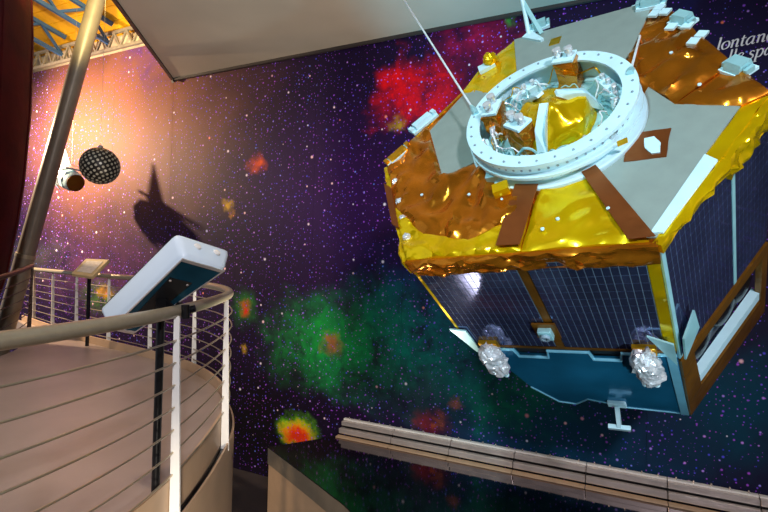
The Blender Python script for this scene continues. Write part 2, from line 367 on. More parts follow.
# ================================================================== THINGS
# ---- curved balcony railing: handrail, posts, seven cables
def railing(name, label, pts, post_d, mats, zs=None, post_w=.055, outset=.045, ztopf=lambda p: ZR, cable_r=.0055, zbase=ZF - .16, first=0.0):
    rt = thing(name, label, 'railing', (pts[0].x, pts[0].y, ZF))
    hp = [Vector((p.x, p.y, ztopf(p))) for p in pts]
    obj('handrail', MB().tube(hp, .034, 14), mats[0], rt, smooth=True)
    L = [0]
    for a, b in zip(pts[:-1], pts[1:]): L.append(L[-1] + (b - a).length)
    def at(d):
        for i in range(len(pts) - 1):
            if L[i + 1] >= d:
                t = (d - L[i]) / (L[i + 1] - L[i]); return pts[i].lerp(pts[i + 1], t), (pts[i + 1] - pts[i]).normalized()
        return pts[-1], (pts[-1] - pts[-2]).normalized()
    d = first
    while d < L[-1]:
        p, t = at(d); o = Vector((t.y, -t.x, 0)); q = p + o * outset; zt = ztopf(p)
        lo, hi = post_w * 1.05, post_w * .62
        mb = MB(); r = .007
        mb.hexa([q + t * (-r) - o * lo / 2 + Vector((0, 0, zbase)), q + t * r - o * lo / 2 + Vector((0, 0, zbase)), q + t * r + o * lo / 2 + Vector((0, 0, zbase)), q + t * (-r) + o * lo / 2 + Vector((0, 0, zbase)),
                 q + t * (-r) - o * (.5 * hi + .02) + Vector((0, 0, zt - .02)), q + t * r - o * (.5 * hi + .02) + Vector((0, 0, zt - .02)), q + t * r + o * (hi * .35 - .02) + Vector((0, 0, zt - .02)), q + t * (-r) + o * (hi * .35 - .02) + Vector((0, 0, zt - .02))])
        obj('post', mb, mats[1], rt); d += post_d
    for k in range(7):
        cp = offs(pts, outset - .02); dz = .15 + .12 * k
        obj('cable', MB().tube([Vector((c.x, c.y, ztopf(p) - dz)) for c, p in zip(cp, pts)], cable_r, 6), mats[2], rt, smooth=True)
    return rt
# arc length so that a post stands at the first white post of the photograph
acc = 0; dpost = 0
for a, b in zip(path[:-1], path[1:]):
    if a.y <= 2.72 < b.y: dpost = acc
    acc += (b - a).length
near = railing('balcony_railing', 'long curved handrail with white posts and steel cables around the balcony', path, 1.1, ('rail', 'post_white', 'cable'), first=dpost % 1.1)
dpts = [Vector(p) for p in ((-4.45, 4.2, 0), (-4.5, 5.2, 0), (-4.62, 6.0, 0), (-4.8, 6.6, 0), (-5.0, 7.1, 0))]
dpath = spline(dpts, 5)
railing('side_railing', 'dark shaded sloping handrail with cables beside the leaning column', [Vector((p.x, p.y, 0)) for p in reversed(dpath)], 1.3, ('rail_shaded', 'rail_shaded', 'rail_shaded'), ztopf=lambda p: 3.09 + max(0, (p.y - 6.0)) * .11, zbase=ZF, outset=.0, first=.05)

# ---- white information terminal on a black post
ez = lambda r_, u_, f_: right * r_ + up * u_ + fwd * f_
Lv = ez(.515, .44, -.163); Tv = ez(.085, -.125, -.07)
Wv = ez(.235, -.10, .27).normalized()
Pa = PX(97, 309, 2.86)
tb = HZ(155, 503, ZF)
term = thing('information_terminal', 'tilted white information terminal with teal back on black post', 'terminal', tb)
c = [Pa, Pa + Lv, Pa + Lv + Wv * .36, Pa + Wv * .30]
bk = [Pa + Tv + Lv * .03, Pa + Lv * .97 + Tv, Pa + Lv * .97 + Tv + Wv * .27, Pa + Lv * .03 + Tv + Wv * .14]
obj('casing', MB().hexa(c + bk), 'casing', term, smooth=True, bevel=.036)
ctr = (bk[0] + bk[1] + bk[2] + bk[3]) / 4
def inset(q, k, off): cc = sum(q, Vector()) / 4; return [cc + (p - cc) * k + Tv.normalized() * off for p in q]
rim = MB(); o4 = inset(bk, .96, 0); i4 = inset(bk, .9, 0); nrm = Tv.normalized() * .006
for a in range(4):
    b2 = (a + 1) % 4; rim.prism([o4[a], o4[b2], i4[b2], i4[a]], nrm)
obj('back_rim', rim, 'steel', term)
obj('back_plate', MB().prism(inset(bk, .895, -.001), Tv.normalized() * .004), 'teal', term)
hb = [ctr + Lv * a + Wv * b for a, b in ((-.26, -.05), (.24, -.07), (.24, .06), (-.26, .03))]
hatch = obj('cable_hatch', MB().prism([p + Tv.normalized() * .004 for p in hb], Tv.normalized() * .004), 'dark', term)
for a, b in ((.21, -.055), (.21, .045)):
    obj('screw', MB().lathe([(0, .004), (.006, .003), (.007, 0)], 10, ctr + Lv * a + Wv * b + Tv.normalized() * .008, Lv.normalized(), Wv, Tv.normalized()), 'steel', hatch)
for b in (.11, .23):
    pc = Pa + Lv + Tv * .42 + Wv * b - Lv * .008
    obj('indicator_lamp', MB().lathe([(0, .012), (.016, .010), (.02, 0)], 16, pc, Tv.normalized(), Wv, Lv.normalized()), 'post_white', term, smooth=True)
scr = inset(c, .88, 0)
obj('screen', MB().prism([p - Tv.normalized() * .001 for p in scr], -Tv.normalized() * .004), 'dark', term)
cl = PX(178, 313, 2.74)
top = PX(160, 318, 2.82)
obj('post', MB().tube([tb + Vector((0, 0, .01)), Vector((tb.x, tb.y, top.z + .05))], .021, 12), 'black', term, smooth=True)
obj('base_collar', MB().lathe([(.034, 0), (.034, .02), (.022, .03)], 16, tb), 'black', term)
br = MB().bar(Vector((tb.x, tb.y, top.z + .03)), ctr - Lv * .02, .05, .03); br.bar(ctr - Lv * .02, ctr + Wv * .1 - Lv * .12 + Tv * .2, .03, .05)
br.prism([cl + up * .01, ctr - Lv * .1 + Tv * .08, ctr + Lv * .02 + Tv * .08], Wv * .02); br.prism([cl + up * .01 + Wv * .06, ctr - Lv * .1 + Tv * .08 + Wv * .08, ctr + Lv * .02 + Tv * .08 + Wv * .08], Wv * .02)
obj('bracket', br, 'black', term)
ck = MB().tube([cl - ez(.055, .01, -.03), cl + ez(.075, .02, .05)], .02, 10); ck.tube([cl + ez(.04, .045, 0), cl + ez(.04, -.03, 0)], .022, 10)
obj('clamp', ck, 'black', term, smooth=True)

# ---- small slanted label stand by the far rail
sb = HZ(87, 346, ZF); sb = Vector((sb.x, sb.y, ZF))
d7 = (PX(87, 278, 1) - CAM).dot(fwd); D7 = (sb - CAM).dot(fwd) - .02
st = thing('label_stand', 'small beige slanted reading panel on a slim black post', 'sign', sb)
q4 = [PX(71, 273.5, D7 - .15), PX(92, 276.5, D7 - .22), PX(109, 259.5, D7 + .1), PX(86, 258.5, D7 + .17)]
nq = (q4[1] - q4[0]).cross(q4[3] - q4[0]).normalized()
if nq.z < 0: nq = -nq
obj('panel', MB().prism(q4, -nq * .05), 'sign', st, bevel=.006)
cq = sum(q4, Vector()) / 4
obj('print', MB().prism([cq + (p - cq) * .68 + nq * .001 for p in q4], nq * .004), 'paper', st)
obj('post', MB().bar(sb, Vector((sb.x, sb.y, cq.z - .05)), .035, .035, (0, 1, 0)), 'black', st)

# ---- leaning round column
cb = PX(-7, 372, 8.0); ct = PX(103, -22, 8.0)
lc = thing('leaning_column', 'thick grey round column leaning to the right', 'column', cb)
ax = ct - cb
obj('shaft', MB().tube([cb, cb + ax * .294], .138, 28), 'column', lc, smooth=True)
obj('upper_shaft', MB().tube([cb + ax * .298, ct], [.130, .120], 28), 'column', lc, smooth=True)
obj('collar', MB().tube([cb + ax * .291, cb + ax * .300], .143, 28), 'rail', lc, smooth=True)

# ---- dark red hull at the left edge
hp = [(r * .965, z) for r, z in ((.02, .9), (.55, 1.1), (1.05, 1.7), (1.38, 2.4), (1.58, 3.1), (1.68, 3.8), (1.74, 4.4), (1.79, 5.4), (1.79, 6.4), (1.75, 7.2), (1.69, 8.0), (1.66, 8.3))]
hc = Vector((-6.54, 6.18, 0))
hl = thing('rocket_hull', 'huge dark red rounded hull cut by the left edge', 'rocket', hc + Vector((0, 0, .9)))
obj('shell', MB().lathe(hp, 72, hc), 'hull', hl, smooth=True)
for i in range(14):
    a = 2 * math.pi * i / 14
    obj('seam_strip', MB().tube([hc + Vector((math.cos(a) * (r + .002), math.sin(a) * (r + .002), z)) for r, z in hp[3:]], .012, 5), 'hull', hl)

# ---- dark ball with reflectors, small white telescope
bc = PX(100, 166, 6.5); R = .236
ball = thing('reflector_ball', 'dark ball studded with round reflectors hanging on a wire', 'ball', bc - Vector((0, 0, R)))
obj('sphere', MB().lathe([(R * math.sin(math.pi * i / 24), -R * math.cos(math.pi * i / 24)) for i in range(25)], 40, bc), 'ball', ball, smooth=True)
mb = MB(); n = 240
for i in range(n):
    z = 1 - 2 * (i + .5) / n; a = i * math.pi * (3 - 5 ** .5); nn = Vector((math.sqrt(1 - z * z) * math.cos(a), math.sqrt(1 - z * z) * math.sin(a), z))
    x = nn.orthogonal().normalized(); mb.lathe([(.0165, 0), (.0165, .003)], 8, bc + nn * (R - .0005), x, nn.cross(x), nn)
rf = obj('reflectors', mb, 'prism', ball); rf['kind'] = 'stuff'
obj('hanging_wire', MB().tube([bc + Vector((0, 0, R - .01)), Vector((bc.x, bc.y, ztop + .45))], .002, 6), 'cable', ball)
obj('eyelet', MB().lathe([(.03, 0), (.03, .03), (.012, .05)], 12, bc + Vector((0, 0, R - .012))), 'steel', ball)

tc_ = PX(69, 179, 8.8)
tx = ez(.8, -.38, -.46).normalized(); ty = tx.cross(Vector((0, 0, 1))).normalized(); tz = ty.cross(tx)
tele = thing('space_telescope_model', 'small white spacecraft model with olive round end hanging by the column', 'spacecraft model', tc_ - Vector((0, 0, .2)))
obj('body', MB().lathe([(.19, -.30), (.19, .1)], 8, tc_, ty, tz, tx), 'white', tele)
obj('front_tube', MB().lathe([(.17, .1), (.16, .2), (.15, .22)], 24, tc_, ty, tz, tx), 'white', tele, smooth=True)
obj('end_disc', MB().lathe([(.145, .22), (.15, .235), (.0, .245)], 24, tc_, ty, tz, tx), 'darkgold', tele)
obj('sun_shade', MB().prism([tc_ + tx * a + tz * .2 + ty * b for a, b in ((-.34, -.16), (.16, -.16), (.12, .16), (-.34, .16))], tz * .03), 'silver', tele)
obj('hanging_wire', MB().tube([tc_ + tz * .2, Vector((tc_.x + .04, tc_.y, ztop + .45))], .002, 6), 'cable', tele)
wt = PX(62, 139, 8.9)
for q in ((PX(74, 174, 8.8), PX(57, 178, 8.95), wt), (PX(60, 190, 8.8), PX(54, 184, 8.9), PX(47, 170, 8.95))):
    obj('solar_wing', MB().prism(q, fwd * .02), 'cellback', tele)
obj('foil_band', MB().lathe([(.195, -.1), (.2, -.06), (.195, -.02)], 8, tc_, ty, tz, tx), 'silver', tele)

# ---- roof trusses
def truss(label, b0, b1, t0, t1, nseg, m, r, rd, md=None):
    b0, b1, t0, t1 = map(Vector, (b0, b1, t0, t1))
    t = thing('roof_truss', label, 'truss', b0, group='steel trusses under the roof')
    obj('bottom_chord', MB().bar(b0, b1, r, r), m, t); obj('top_chord', MB().bar(t0, t1, r, r), m, t)
    for i in range(nseg):
        a = i / nseg; c2 = (i + .5) / nseg; e = (i + 1) / nseg
        obj('diagonal', MB().bar(b0.lerp(b1, a), t0.lerp(t1, c2), rd, rd), md or m, t); obj('diagonal', MB().bar(t0.lerp(t1, c2), b0.lerp(b1, e), rd, rd), md or m, t)
    return t
def below(s, t, dz):
    p = DK(s, t); return Vector((p.x, p.y, p.z - dz))
sA = lambda x, y: SZ(x, y)[0]
truss('pale zigzag truss running along the top of the mural', WP(-13, ztop + .05, .06), WP(-3.9, ztop + .05, .06), WP(-13, ztop + .36, .06), WP(-3.9, ztop + .36, .06), 26, 'truss_grey', .05, .035)
for sx_, lab in ((-8.9, 'blue truss nearest the dark red hull under the ochre roof'), (-7.35, 'blue truss beside the leaning column under the ochre roof'), (-5.9, 'blue truss nearest the grey lowered ceiling under the ochre roof')):
    truss(lab, below(sx_ - .1, .55, .42), below(sx_ - 1.5, 4.6, .42), below(sx_, .55, .08), below(sx_ - 1.4, 4.6, .08), 5, 'truss', .07, .045)

# ---- black glossy display table with steel channel at its back
TL = [HZ(350, 428, ZT), HZ(268, 447, ZT)]
front = spline([HZ(268, 447, ZT), HZ(300, 471, ZT), HZ(330, 494, ZT), HZ(352, 513, ZT), HZ(400, 575, ZT)], 6)
backR = WP(5.2, ZT, .25)
tp = [Vector((p.x, p.y, ZT)) for p in [TL[0]] + front] + [Vector((front[-1].x + 1.2, front[-1].y - .9, ZT)), Vector((4.6, .6, ZT)), backR]
wl = WP(((TL[0] - W0).dot(wd)), ZT, .25); tp[0] = wl
tab = thing('display_table', 'glossy black curved table top on a beige base', 'table', Vector((tp[1].x, tp[1].y, 0)))
obj('top', MB().prism(tp, (0, 0, -.012)), 'blacktop', tab)
cen = sum(tp, Vector()) / len(tp)
def shrink(k): return [Vector((cen.x + (p.x - cen.x) * k, cen.y + (p.y - cen.y) * k, p.z)) for p in tp]
obj('rim', MB().prism([p - Vector((0, 0, .014)) for p in shrink(1.0)], (0, 0, -.2)), 'column', tab)
obj('base', MB().prism([p - Vector((0, 0, .215)) for p in shrink(.985)], (0, 0, -.73)), 'fascia', tab)
ch = thing('steel_channel', 'long brushed steel channel lying along the back of the black table', 'channel', Vector((wl.x, wl.y, ZT)))
s0 = (wl - W0).dot(wd) + .02; s1 = 5.1
nsec = 7
for i in range(nsec):
    a = s0 + (s1 - s0) * i / nsec + .004; b = s0 + (s1 - s0) * (i + 1) / nsec - .004
    z = ZT + .002
    bar = lambda o0, o1, h0, h1: MB().prism([WP(a, z + h0, o0), WP(a, z + h0, o1), WP(a, z + h1, o1), WP(a, z + h1, o0)], wd * (b - a))
    sec = obj('section', bar(.05, .15, .125, .185), 'steel', ch, bevel=.006)
    obj('gap_shade', bar(.06, .13, .0, .124), 'black', sec)  # black strip put in for the darkness of the open gaps
    obj('top_lip', bar(.04, .09, .186, .205), 'post_white', sec)
    obj('face_strip', bar(.15, .22, .035, .105), 'steel', sec, bevel=.008)
    obj('front_lip', bar(.22, .30, .0, .018), 'fascia', sec)
    for k in range(5):
        s_ = a + (b - a) * (k + .5) / 5
        obj('bolt', MB().lathe([(.008, 0), (.008, .022), (.004, .026)], 8, WP(s_, z + .205, .065)), 'steel', sec)

# ---- lettering on the mural: "lontan(o)" over "lle spa"
G = {   # strokes in units of the x-height; (points, width start, width end)
 'l': ([[(.08, 1.55, .04), (.22, 1.6, .12), (.22, 1.5, .19), (.2, .3, .19), (.22, .08, .16), (.42, .06, .05)]], .46),
 'o': ([[(.42, .98, .08), (.16, .82, .17), (.08, .45, .2), (.2, .08, .15), (.42, .02, .08), (.68, .18, .16), (.76, .55, .2), (.64, .9, .14), (.42, .98, .08)]], .86),
 'n': ([[(.02, .9, .05), (.16, .98, .14), (.2, .8, .19), (.18, .02, .19)], [(.2, .7, .07), (.42, .95, .11), (.6, .95, .17), (.66, .75, .19), (.64, .15, .19), (.72, .03, .12), (.88, .12, .05)]], .94),
 't': ([[(.24, 1.3, .1), (.2, 1.0, .18), (.18, .25, .19), (.26, .04, .15), (.46, .1, .05)], [(.02, .93, .08), (.46, .97, .1)]], .54),
 'a': ([[(.66, .92, .1), (.4, .98, .1), (.14, .7, .17), (.08, .3, .19), (.22, .03, .14), (.42, .12, .09), (.64, .5, .07)], [(.7, .98, .12), (.66, .6, .18), (.64, .15, .18), (.72, .03, .12), (.88, .12, .05)]], .94),
 'e': ([[(.1, .45, .07), (.5, .6, .09), (.62, .82, .12), (.46, .98, .1), (.2, .84, .15), (.08, .45, .2), (.18, .08, .16), (.4, .02, .1), (.66, .2, .05)]], .76),
 's': ([[(.56, .82, .12), (.4, .98, .09), (.18, .88, .14), (.2, .64, .18), (.46, .42, .19), (.52, .18, .15), (.32, .01, .09), (.08, .12, .12)]], .66),
 'p': ([[(.04, .9, .05), (.2, .98, .14), (.22, .7, .19), (.18, -.5, .19)], [(.04, -.52, .07), (.38, -.52, .07)], [(.22, .65, .07), (.46, .98, .12), (.72, .85, .17), (.78, .5, .19), (.62, .1, .15), (.38, .02, .1), (.2, .14, .08)]], .94),
 ' ': ([], .5)}
def letters(word, x0, y0, x1, y1, root, xh):
    a = WALL(x0, y0, .004); b = WALL(x1, y1, .004); d = (b - a); tot = sum(G[c][1] for c in word); sc_ = d.length / tot; d.normalize(); upz = Vector((0, 0, 1)); pen = 0
    for chx in word:
        if chx != ' ':
            mb = MB()
            for si, stp in enumerate(G[chx][0]):
                sp = spline([Vector(p) for p in stp], 5)
                cen_ = [Vector((p.x + .2 * p.y, p.y)) for p in sp]; k = len(sp); Lp = []; Rp = []
                for i in range(k):
                    tt = (cen_[min(i + 1, k - 1)] - cen_[max(i - 1, 0)]); tt = tt.normalized() if tt.length else Vector((1, 0)); nn = Vector((-tt.y, tt.x)) * sp[i].z * .5
                    Lp.append(cen_[i] + nn); Rp.append(cen_[i] - nn)
                for i in range(k - 1):
                    qd = [Lp[i], Lp[i + 1], Rp[i + 1], Rp[i]]
                    mb.prism([a + d * ((pen + p.x) * sc_) + upz * (p.y * xh) + wn * (.0006 * si) for p in qd], wn * .004)
            obj('letter', mb, 'text', root)
        pen += G[chx][1]
lt = thing('wall_lettering', 'white italic serif words printed on the dark mural', 'lettering', WALL(716, 50))
letters('lontano', 715.5, 51, 775, 39.5, lt, .082)
letters('lle', 727, 62.5, 743, 60, lt, .08)
letters('spa', 747, 59.5, 773, 53.5, lt, .08)

# ---- little lamp fitting at the ceiling corner
cf = thing('ceiling_spot_fitting', 'tiny dark spot fitting at the corner of the lowered ceiling', 'lamp', k0)
obj('clip', MB().box(k0 + Vector((.03, -.04, -.03)), (.05, 0, 0), (0, .04, 0), (0, 0, .06)), 'soffit_edge', cf)
obj('bulb_housing', MB().tube([k0 + Vector((.03, -.05, -.05)), k0 + Vector((.01, -.09, -.08))], [.018, .026], 12), 'soffit_edge', cf)

# ================================================================== THE HANGING SATELLITE
sn = ez(-.47, .59, -.655).normalized()
SC = PX(570, 130, 3.1)
def onface(x, y, h=0):
    r = ray(x, y); return CAM + r * ((SC + sn * h - CAM).dot(sn) / r.dot(sn))
su = (onface(657, 245) - onface(408, 262)).normalized(); sv = sn.cross(su).normalized()
SM = Matrix((su, sv, sn)).transposed().to_4x4(); SM.translation = SC; SI = SM.inverted()
sat = thing('satellite', 'large six-sided satellite wrapped in gold foil hanging from the ceiling', 'satellite', None, SM)
def T(x, y, h=0): return SI @ onface(x, y, h)                 # point of the top deck, local
def sobj(name, mb, m, parent=sat, **k): return obj(name, mb, m, parent, world=False, **k)
HX = [T(*p) for p in ((408, 262), (388, 168), (515, 42), (655, 2), (772, 98), (657, 245))]   # A B C D E F
A, B_, C_, D_, E_, F_ = HX
def down(p, w_): return Vector((p.x, p.y, w_))
hc0 = sum(HX, Vector()) / 6
def scl(k, w_): return [Vector((hc0.x + (p.x - hc0.x) * k, hc0.y + (p.y - hc0.y) * k, w_)) for p in HX]
H1 = -1.06; H2 = -2.05
sobj('body', MB().prism(scl(.972, H1), (0, 0, -H1 - .012)), 'dark')
lb = scl(.86, H2 + .04); lb[0] = lb[0].lerp(lb[5], .34); lb[1] = lb[1].lerp(lb[4], .2)
sobj('lower_body', MB().prism(lb, (0, 0, H1 - H2 - .05)), 'dark')
sobj('deck', MB().prism(scl(1, -.01), (0, 0, .02)), 'copper')
def patch(name, poly, m, w0=.016, amp=.012, thick=.01, parent=sat, res=.05, seed=0, nrm=None, fold=2.6):
    """crumpled sheet filling a planar polygon given in local coordinates"""
    bm = bmesh.new(); fv = [bm.verts.new(p) for p in poly]; bm.faces.new(fv)
    bm.normal_update(); nn = Vector(nrm) if nrm else Vector((0, 0, 1))
    bmesh.ops.triangulate(bm, faces=bm.faces[:])
    for _ in range(6):
        le = [e for e in bm.edges if e.calc_length() > res]
        if not le: break
        bmesh.ops.subdivide_edges(bm, edges=le, cuts=1); bmesh.ops.triangulate(bm, faces=bm.faces[:])
    be = [e for e in bm.edges if e.is_boundary]; bset = {v for e in be for v in e.verts}
    for v in bm.verts:
        q = v.co * fold + Vector((seed * 7.3, seed * 3.1, 0))
        ca, sa = math.cos(seed * 1.1 + .5), math.sin(seed * 1.1 + .5); g = Vector(((q.x * ca + q.y * sa) * .45, (q.y * ca - q.x * sa) * 1.5, q.z * 1.3))
        h = (1 - abs(noise.noise(g)) * 3) * .45 + (1 - abs(noise.noise(g * 2.1 + Vector((5, 2, 1)))) * 3) * .3 + noise.noise(q * 4.5) * .3
        jit = Vector((noise.noise(q * 3), noise.noise(q * 3 + Vector((9, 9, 9))), 0)) * .006 if v in bset else Vector()
        v.co += nn * (w0 + 1.5 * amp * max(-.6, h) * (.45 if v in bset else 1)) + jit
    ret = bmesh.ops.extrude_edge_only(bm, edges=be)
    for g in ret['geom']:
        if isinstance(g, bmesh.types.BMVert): g.co -= nn * (thick + amp)
    mb = MB(); idx = {v: i for i, v in enumerate(bm.verts)}
    mb.add([v.co.copy() for v in bm.verts], [tuple(idx[v] for v in f.verts) for f in bm.faces]); bm.free()
    return sobj(name, mb, m, parent, smooth=True)
tp_ = lambda *pts: [T(*p) for p in pts]
# flat grey deck panels
def plate(name, poly, m, w0, th, parent=sat): return sobj(name, MB().prism([p + Vector((0, 0, w0)) for p in poly], (0, 0, th)), m, parent)
plate('deck_panel', tp_((431, 133), (470, 91), (530, 105), (535, 150), (485, 160), (444, 180)), 'panelgrey', .01, .012)
plate('deck_panel', tp_((515, 42), (560, 29), (655, 3), (630, 58), (575, 110), (518, 78)), 'panelgrey', .01, .012)
g3 = plate('deck_panel', tp_((600, 120), (649, 90), (675, 107), (741, 109), (705, 158), (657, 240), (645, 240), (594, 173)), 'panelgrey', .01, .012)
plate('white_strip', tp_((705, 158), (718, 164), (664, 236), (651, 236)), 'white', .018, .012)
# crumpled foils
patch('foil_blanket', tp_((389, 168), (428, 128), (444, 180), (486, 161), (508, 183), (545, 191), (525, 220), (470, 243), (425, 238), (398, 212)), 'copper', amp=.05, seed=1)
patch('foil_blanket', tp_((408, 262), (393, 205), (425, 236), (470, 241), (530, 216), (522, 254)), 'gold', amp=.035, seed=2)
patch('foil_blanket', tp_((522, 254), (540, 190), (590, 174), (650, 244)), 'gold', amp=.03, seed=3, fold=2.2)
patch('foil_blanket', tp_((463, 95), (482, 69), (515, 43), (518, 79), (500, 96)), 'gold', amp=.016, seed=4)
patch('foil_blanket', tp_((390, 166), (400, 155), (515, 43), (482, 76), (432, 126)), 'goldflat', amp=.008, seed=5)
patch('foil_blanket', tp_((654, 3), (690, 30), (733, 66), (715, 80), (675, 106), (649, 90), (638, 108), (628, 58)), 'copper', amp=.05, seed=6)
patch('foil_blanket', tp_((733, 66), (771, 97), (741, 110), (675, 107), (716, 80)), 'copper', amp=.035, seed=7)
patch('foil_blanket', tp_((741, 110), (771, 98), (758, 112), (720, 164), (705, 158)), 'gold', amp=.014, seed=8)
plate('brown_tape', tp_((518, 191), (541, 191), (523, 251), (499, 252)), 'brown', .058, .004)
plate('brown_tape', tp_((583, 178), (597, 171), (657, 243), (630, 246)), 'brown', .052, .004)
bp = patch('foil_square', tp_((629, 137), (671, 132), (667, 160), (624, 165)), 'brown', w0=.026, amp=.005, seed=9)
patch('torn_paint', tp_((645, 143), (655, 141), (662, 147), (661, 157), (652, 158), (646, 152)), 'white', w0=.034, amp=.004, seed=10, parent=bp, res=.03)
for x, y in ((450, 185), (472, 200), (505, 205), (425, 200), (560, 225), (610, 215), (690, 82), (672, 60), (700, 92), (545, 235)):
    c0 = T(x, y); sobj('fastener', MB().lathe([(.011, 0), (.01, .006), (0, .008)], 8, c0 + Vector((0, 0, .05))), 'white')
# rolled hem along the lower edge and the corners
def hem(a, b, r, m, seed, drop=.03):
    pts = []; n = 40
    for i in range(n + 1):
        p = a.lerp(b, i / n); q = Vector((i * .45 + seed * 11, seed, 0)); pts.append(p + Vector((noise.noise(q) * .012, noise.noise(q + Vector((3, 3, 3))) * .012, -drop + noise.noise(q * .7) * .014)))
    mb = MB().tube(pts, [r * (1 + .3 * noise.noise(Vector((i * .8, seed * 5, 2)))) for i in range(n + 1)], 9)
    for v in mb.v:
        v += Vector((noise.noise(v * 14), noise.noise(v * 14 + Vector((4, 4, 4))), noise.noise(v * 14 + Vector((8, 1, 2))))) * .012
    sobj('foil_hem', mb, m, smooth=True)
hem(A, F_, .018, 'copper', 1, .01); hem(A, B_, .025, 'gold', 2); hem(F_, F_.lerp(E_, .56), .02, 'gold', 3, .02); hem(F_.lerp(E_, .55), E_, .02, 'gold', 4, .01)
hem(E_, D_, .018, 'copper', 5, .01); hem(D_, C_, .012, 'white', 6, .005); hem(C_, B_, .018, 'gold', 7, .01)
# ---- side panels with solar cells
def side(p, q, k0, k1, w0, w1, off=.012):
    """corners of a rectangle on the side wall p-q, between fractions k0,k1 and heights w0,w1; its outward normal"""
    e = (q - p); nn = e.cross(Vector((0, 0, 1))).normalized()
    if nn.dot((p + q) / 2 - hc0) < 0: nn = -nn
    P4 = [p + e * k0, p + e * k1]; return [Vector((v.x, v.y, w_)) + nn * off for v, w_ in ((P4[0], w0), (P4[1], w0), (P4[1], w1), (P4[0], w1))], nn
def solar(p, q, k0, k1, w0, w1):
    c4, nn = side(p, q, k0, k1, w0, w1, -.02); s_ = sobj('solar_panel', MB().prism(c4, nn * .03), 'cellback')
    o, ux, uy = c4[0] + nn * .03, c4[1] - c4[0], c4[3] - c4[0]; nx = max(2, round(ux.length / .042)); ny = max(2, round(uy.length / .075)); mb = MB()
    for i in range(nx):
        for j in range(ny):
            a0, a1 = (i + .05) / nx, (i + .95) / nx; b0, b1 = (j + .03) / ny, (j + .97) / ny
            mb.prism([o + ux * a0 + uy * b0, o + ux * a1 + uy * b0, o + ux * a1 + uy * b1, o + ux * a0 + uy * b1], nn * .0025)
    cg = sobj('solar_cells', mb, 'cell', s_); cg['kind'] = 'stuff'
    return s_
solar(A, F_, .015, .475, H1 + .02, -.075); solar(A, F_, .52, .955, H1 + .02, -.075)
solar(F_, E_, .03, .60, H1 - .10, -.05); solar(F_, E_, .635, .99, H1 - .10, -.10)
for p, q in ((A, B_), (B_, C_), (C_, D_), (D_, E_)): solar(p, q, .03, .97, H1 + .02, -.075)
def edge_strip(p, q, k0, k1, w0, w1, m, name='edge_tape', off=.012, th=.012):
    c4, nn = side(p, q, k0, k1, w0, w1, off - .01); sobj(name, MB().prism(c4, nn * th), m)
edge_strip(A, F_, .48, .515, H1, -.05, 'darkgold'); edge_strip(A, F_, .0, .013, H1, -.05, 'gold'); edge_strip(A, F_, .958, 1, H1, -.05, 'gold')
edge_strip(F_, E_, 0, .028, H1 - .1, -.04, 'palecyan'); edge_strip(F_, E_, .603, .632, H1 - .1, -.06, 'palecyan')
edge_strip(A, F_, 0, 1, H1 - .012, H1 + .014, 'darkgold')
for p_, q_, ka, kb, wa, mm, sd in ((A, F_, -.005, 1.005, -.115, 'copper', 21), (F_, E_, .56, 1.0, -.13, 'gold', 22), (F_, E_, .0, .56, -.05, 'gold', 23), (A, B_, 0, 1, -.1, 'gold', 24)):
    c4, nn = side(p_, q_, ka, kb, wa, .015, 0)
    patch('foil_skirt', c4, mm, w0=.022, amp=.03, thick=.012, seed=sd, nrm=nn, res=.045, fold=5)
# sensor plate on the seam of the two lower panels
c4, nA = side(A, F_, .42, .53, -.88, -.70, .022)
sp_ = sobj('sensor_plate', MB().prism(c4, nA * .012), 'darkgold')
sc0 = sum(c4, Vector()) / 4 + nA * .012; e1 = (F_ - A).normalized(); e2 = Vector((0, 0, 1))
sobj('sensor_box', MB().box(sc0 + nA * .02, e1 * .085, e2 * .10, nA * .04), 'palecyan', sp_, bevel=.004)
sobj('lens', MB().lathe([(.03, 0), (.03, .02), (.018, .02), (.018, .008)], 20, sc0 + nA * .04, e1, e2, nA), 'cellback', sp_)
# ---- blue skirt below the solar panels with two notches
AF = lambda k, w_, o=0: A.lerp(F_, k) + Vector((0, 0, w_)) + nA * o
nk = lambda a, b: [(a, H1 - .03), (a + .012, H1 - .13), (b - .012, H1 - .13), (b, H1 - .03)]
outl = [(.06, H1 - .03)] + nk(.24, .42) + nk(.62, .77) + [(1.0, H1 - .03), (1.0, H2), (.70, H2 + .02), (.62, H2 + .07), (.50, H2 + .12), (.42, H2), (.32, H2 + .02), (.20, H2 + .28)]
sobj('skirt', MB().prism([AF(k, w_, -.01) for k, w_ in outl], nA * .018), 'blue')
sobj('skirt_rim', MB().tube([AF(k, w_ - .012, .012) for k, w_ in outl[:10]], .014, 8), 'bluerim', smooth=True)
sobj('skirt_rim', MB().tube([AF(k, w_ + .006, .010) for k, w_ in outl[10:]], .007, 8), 'bluerim', smooth=True)
for a, b in ((.25, .41), (.63, .76)):
    sobj('vent_recess', MB().prism([AF(a, H1 - .02, -.035), AF(b, H1 - .02, -.035), AF(b, H1 - .12, -.035), AF(a, H1 - .12, -.035)], nA * .02), 'dark')
sobj('skirt_fold', MB().bar(AF(.975, H1 - .03, .014), AF(.985, H2, .014), .05, .012, nA), 'bluerim')
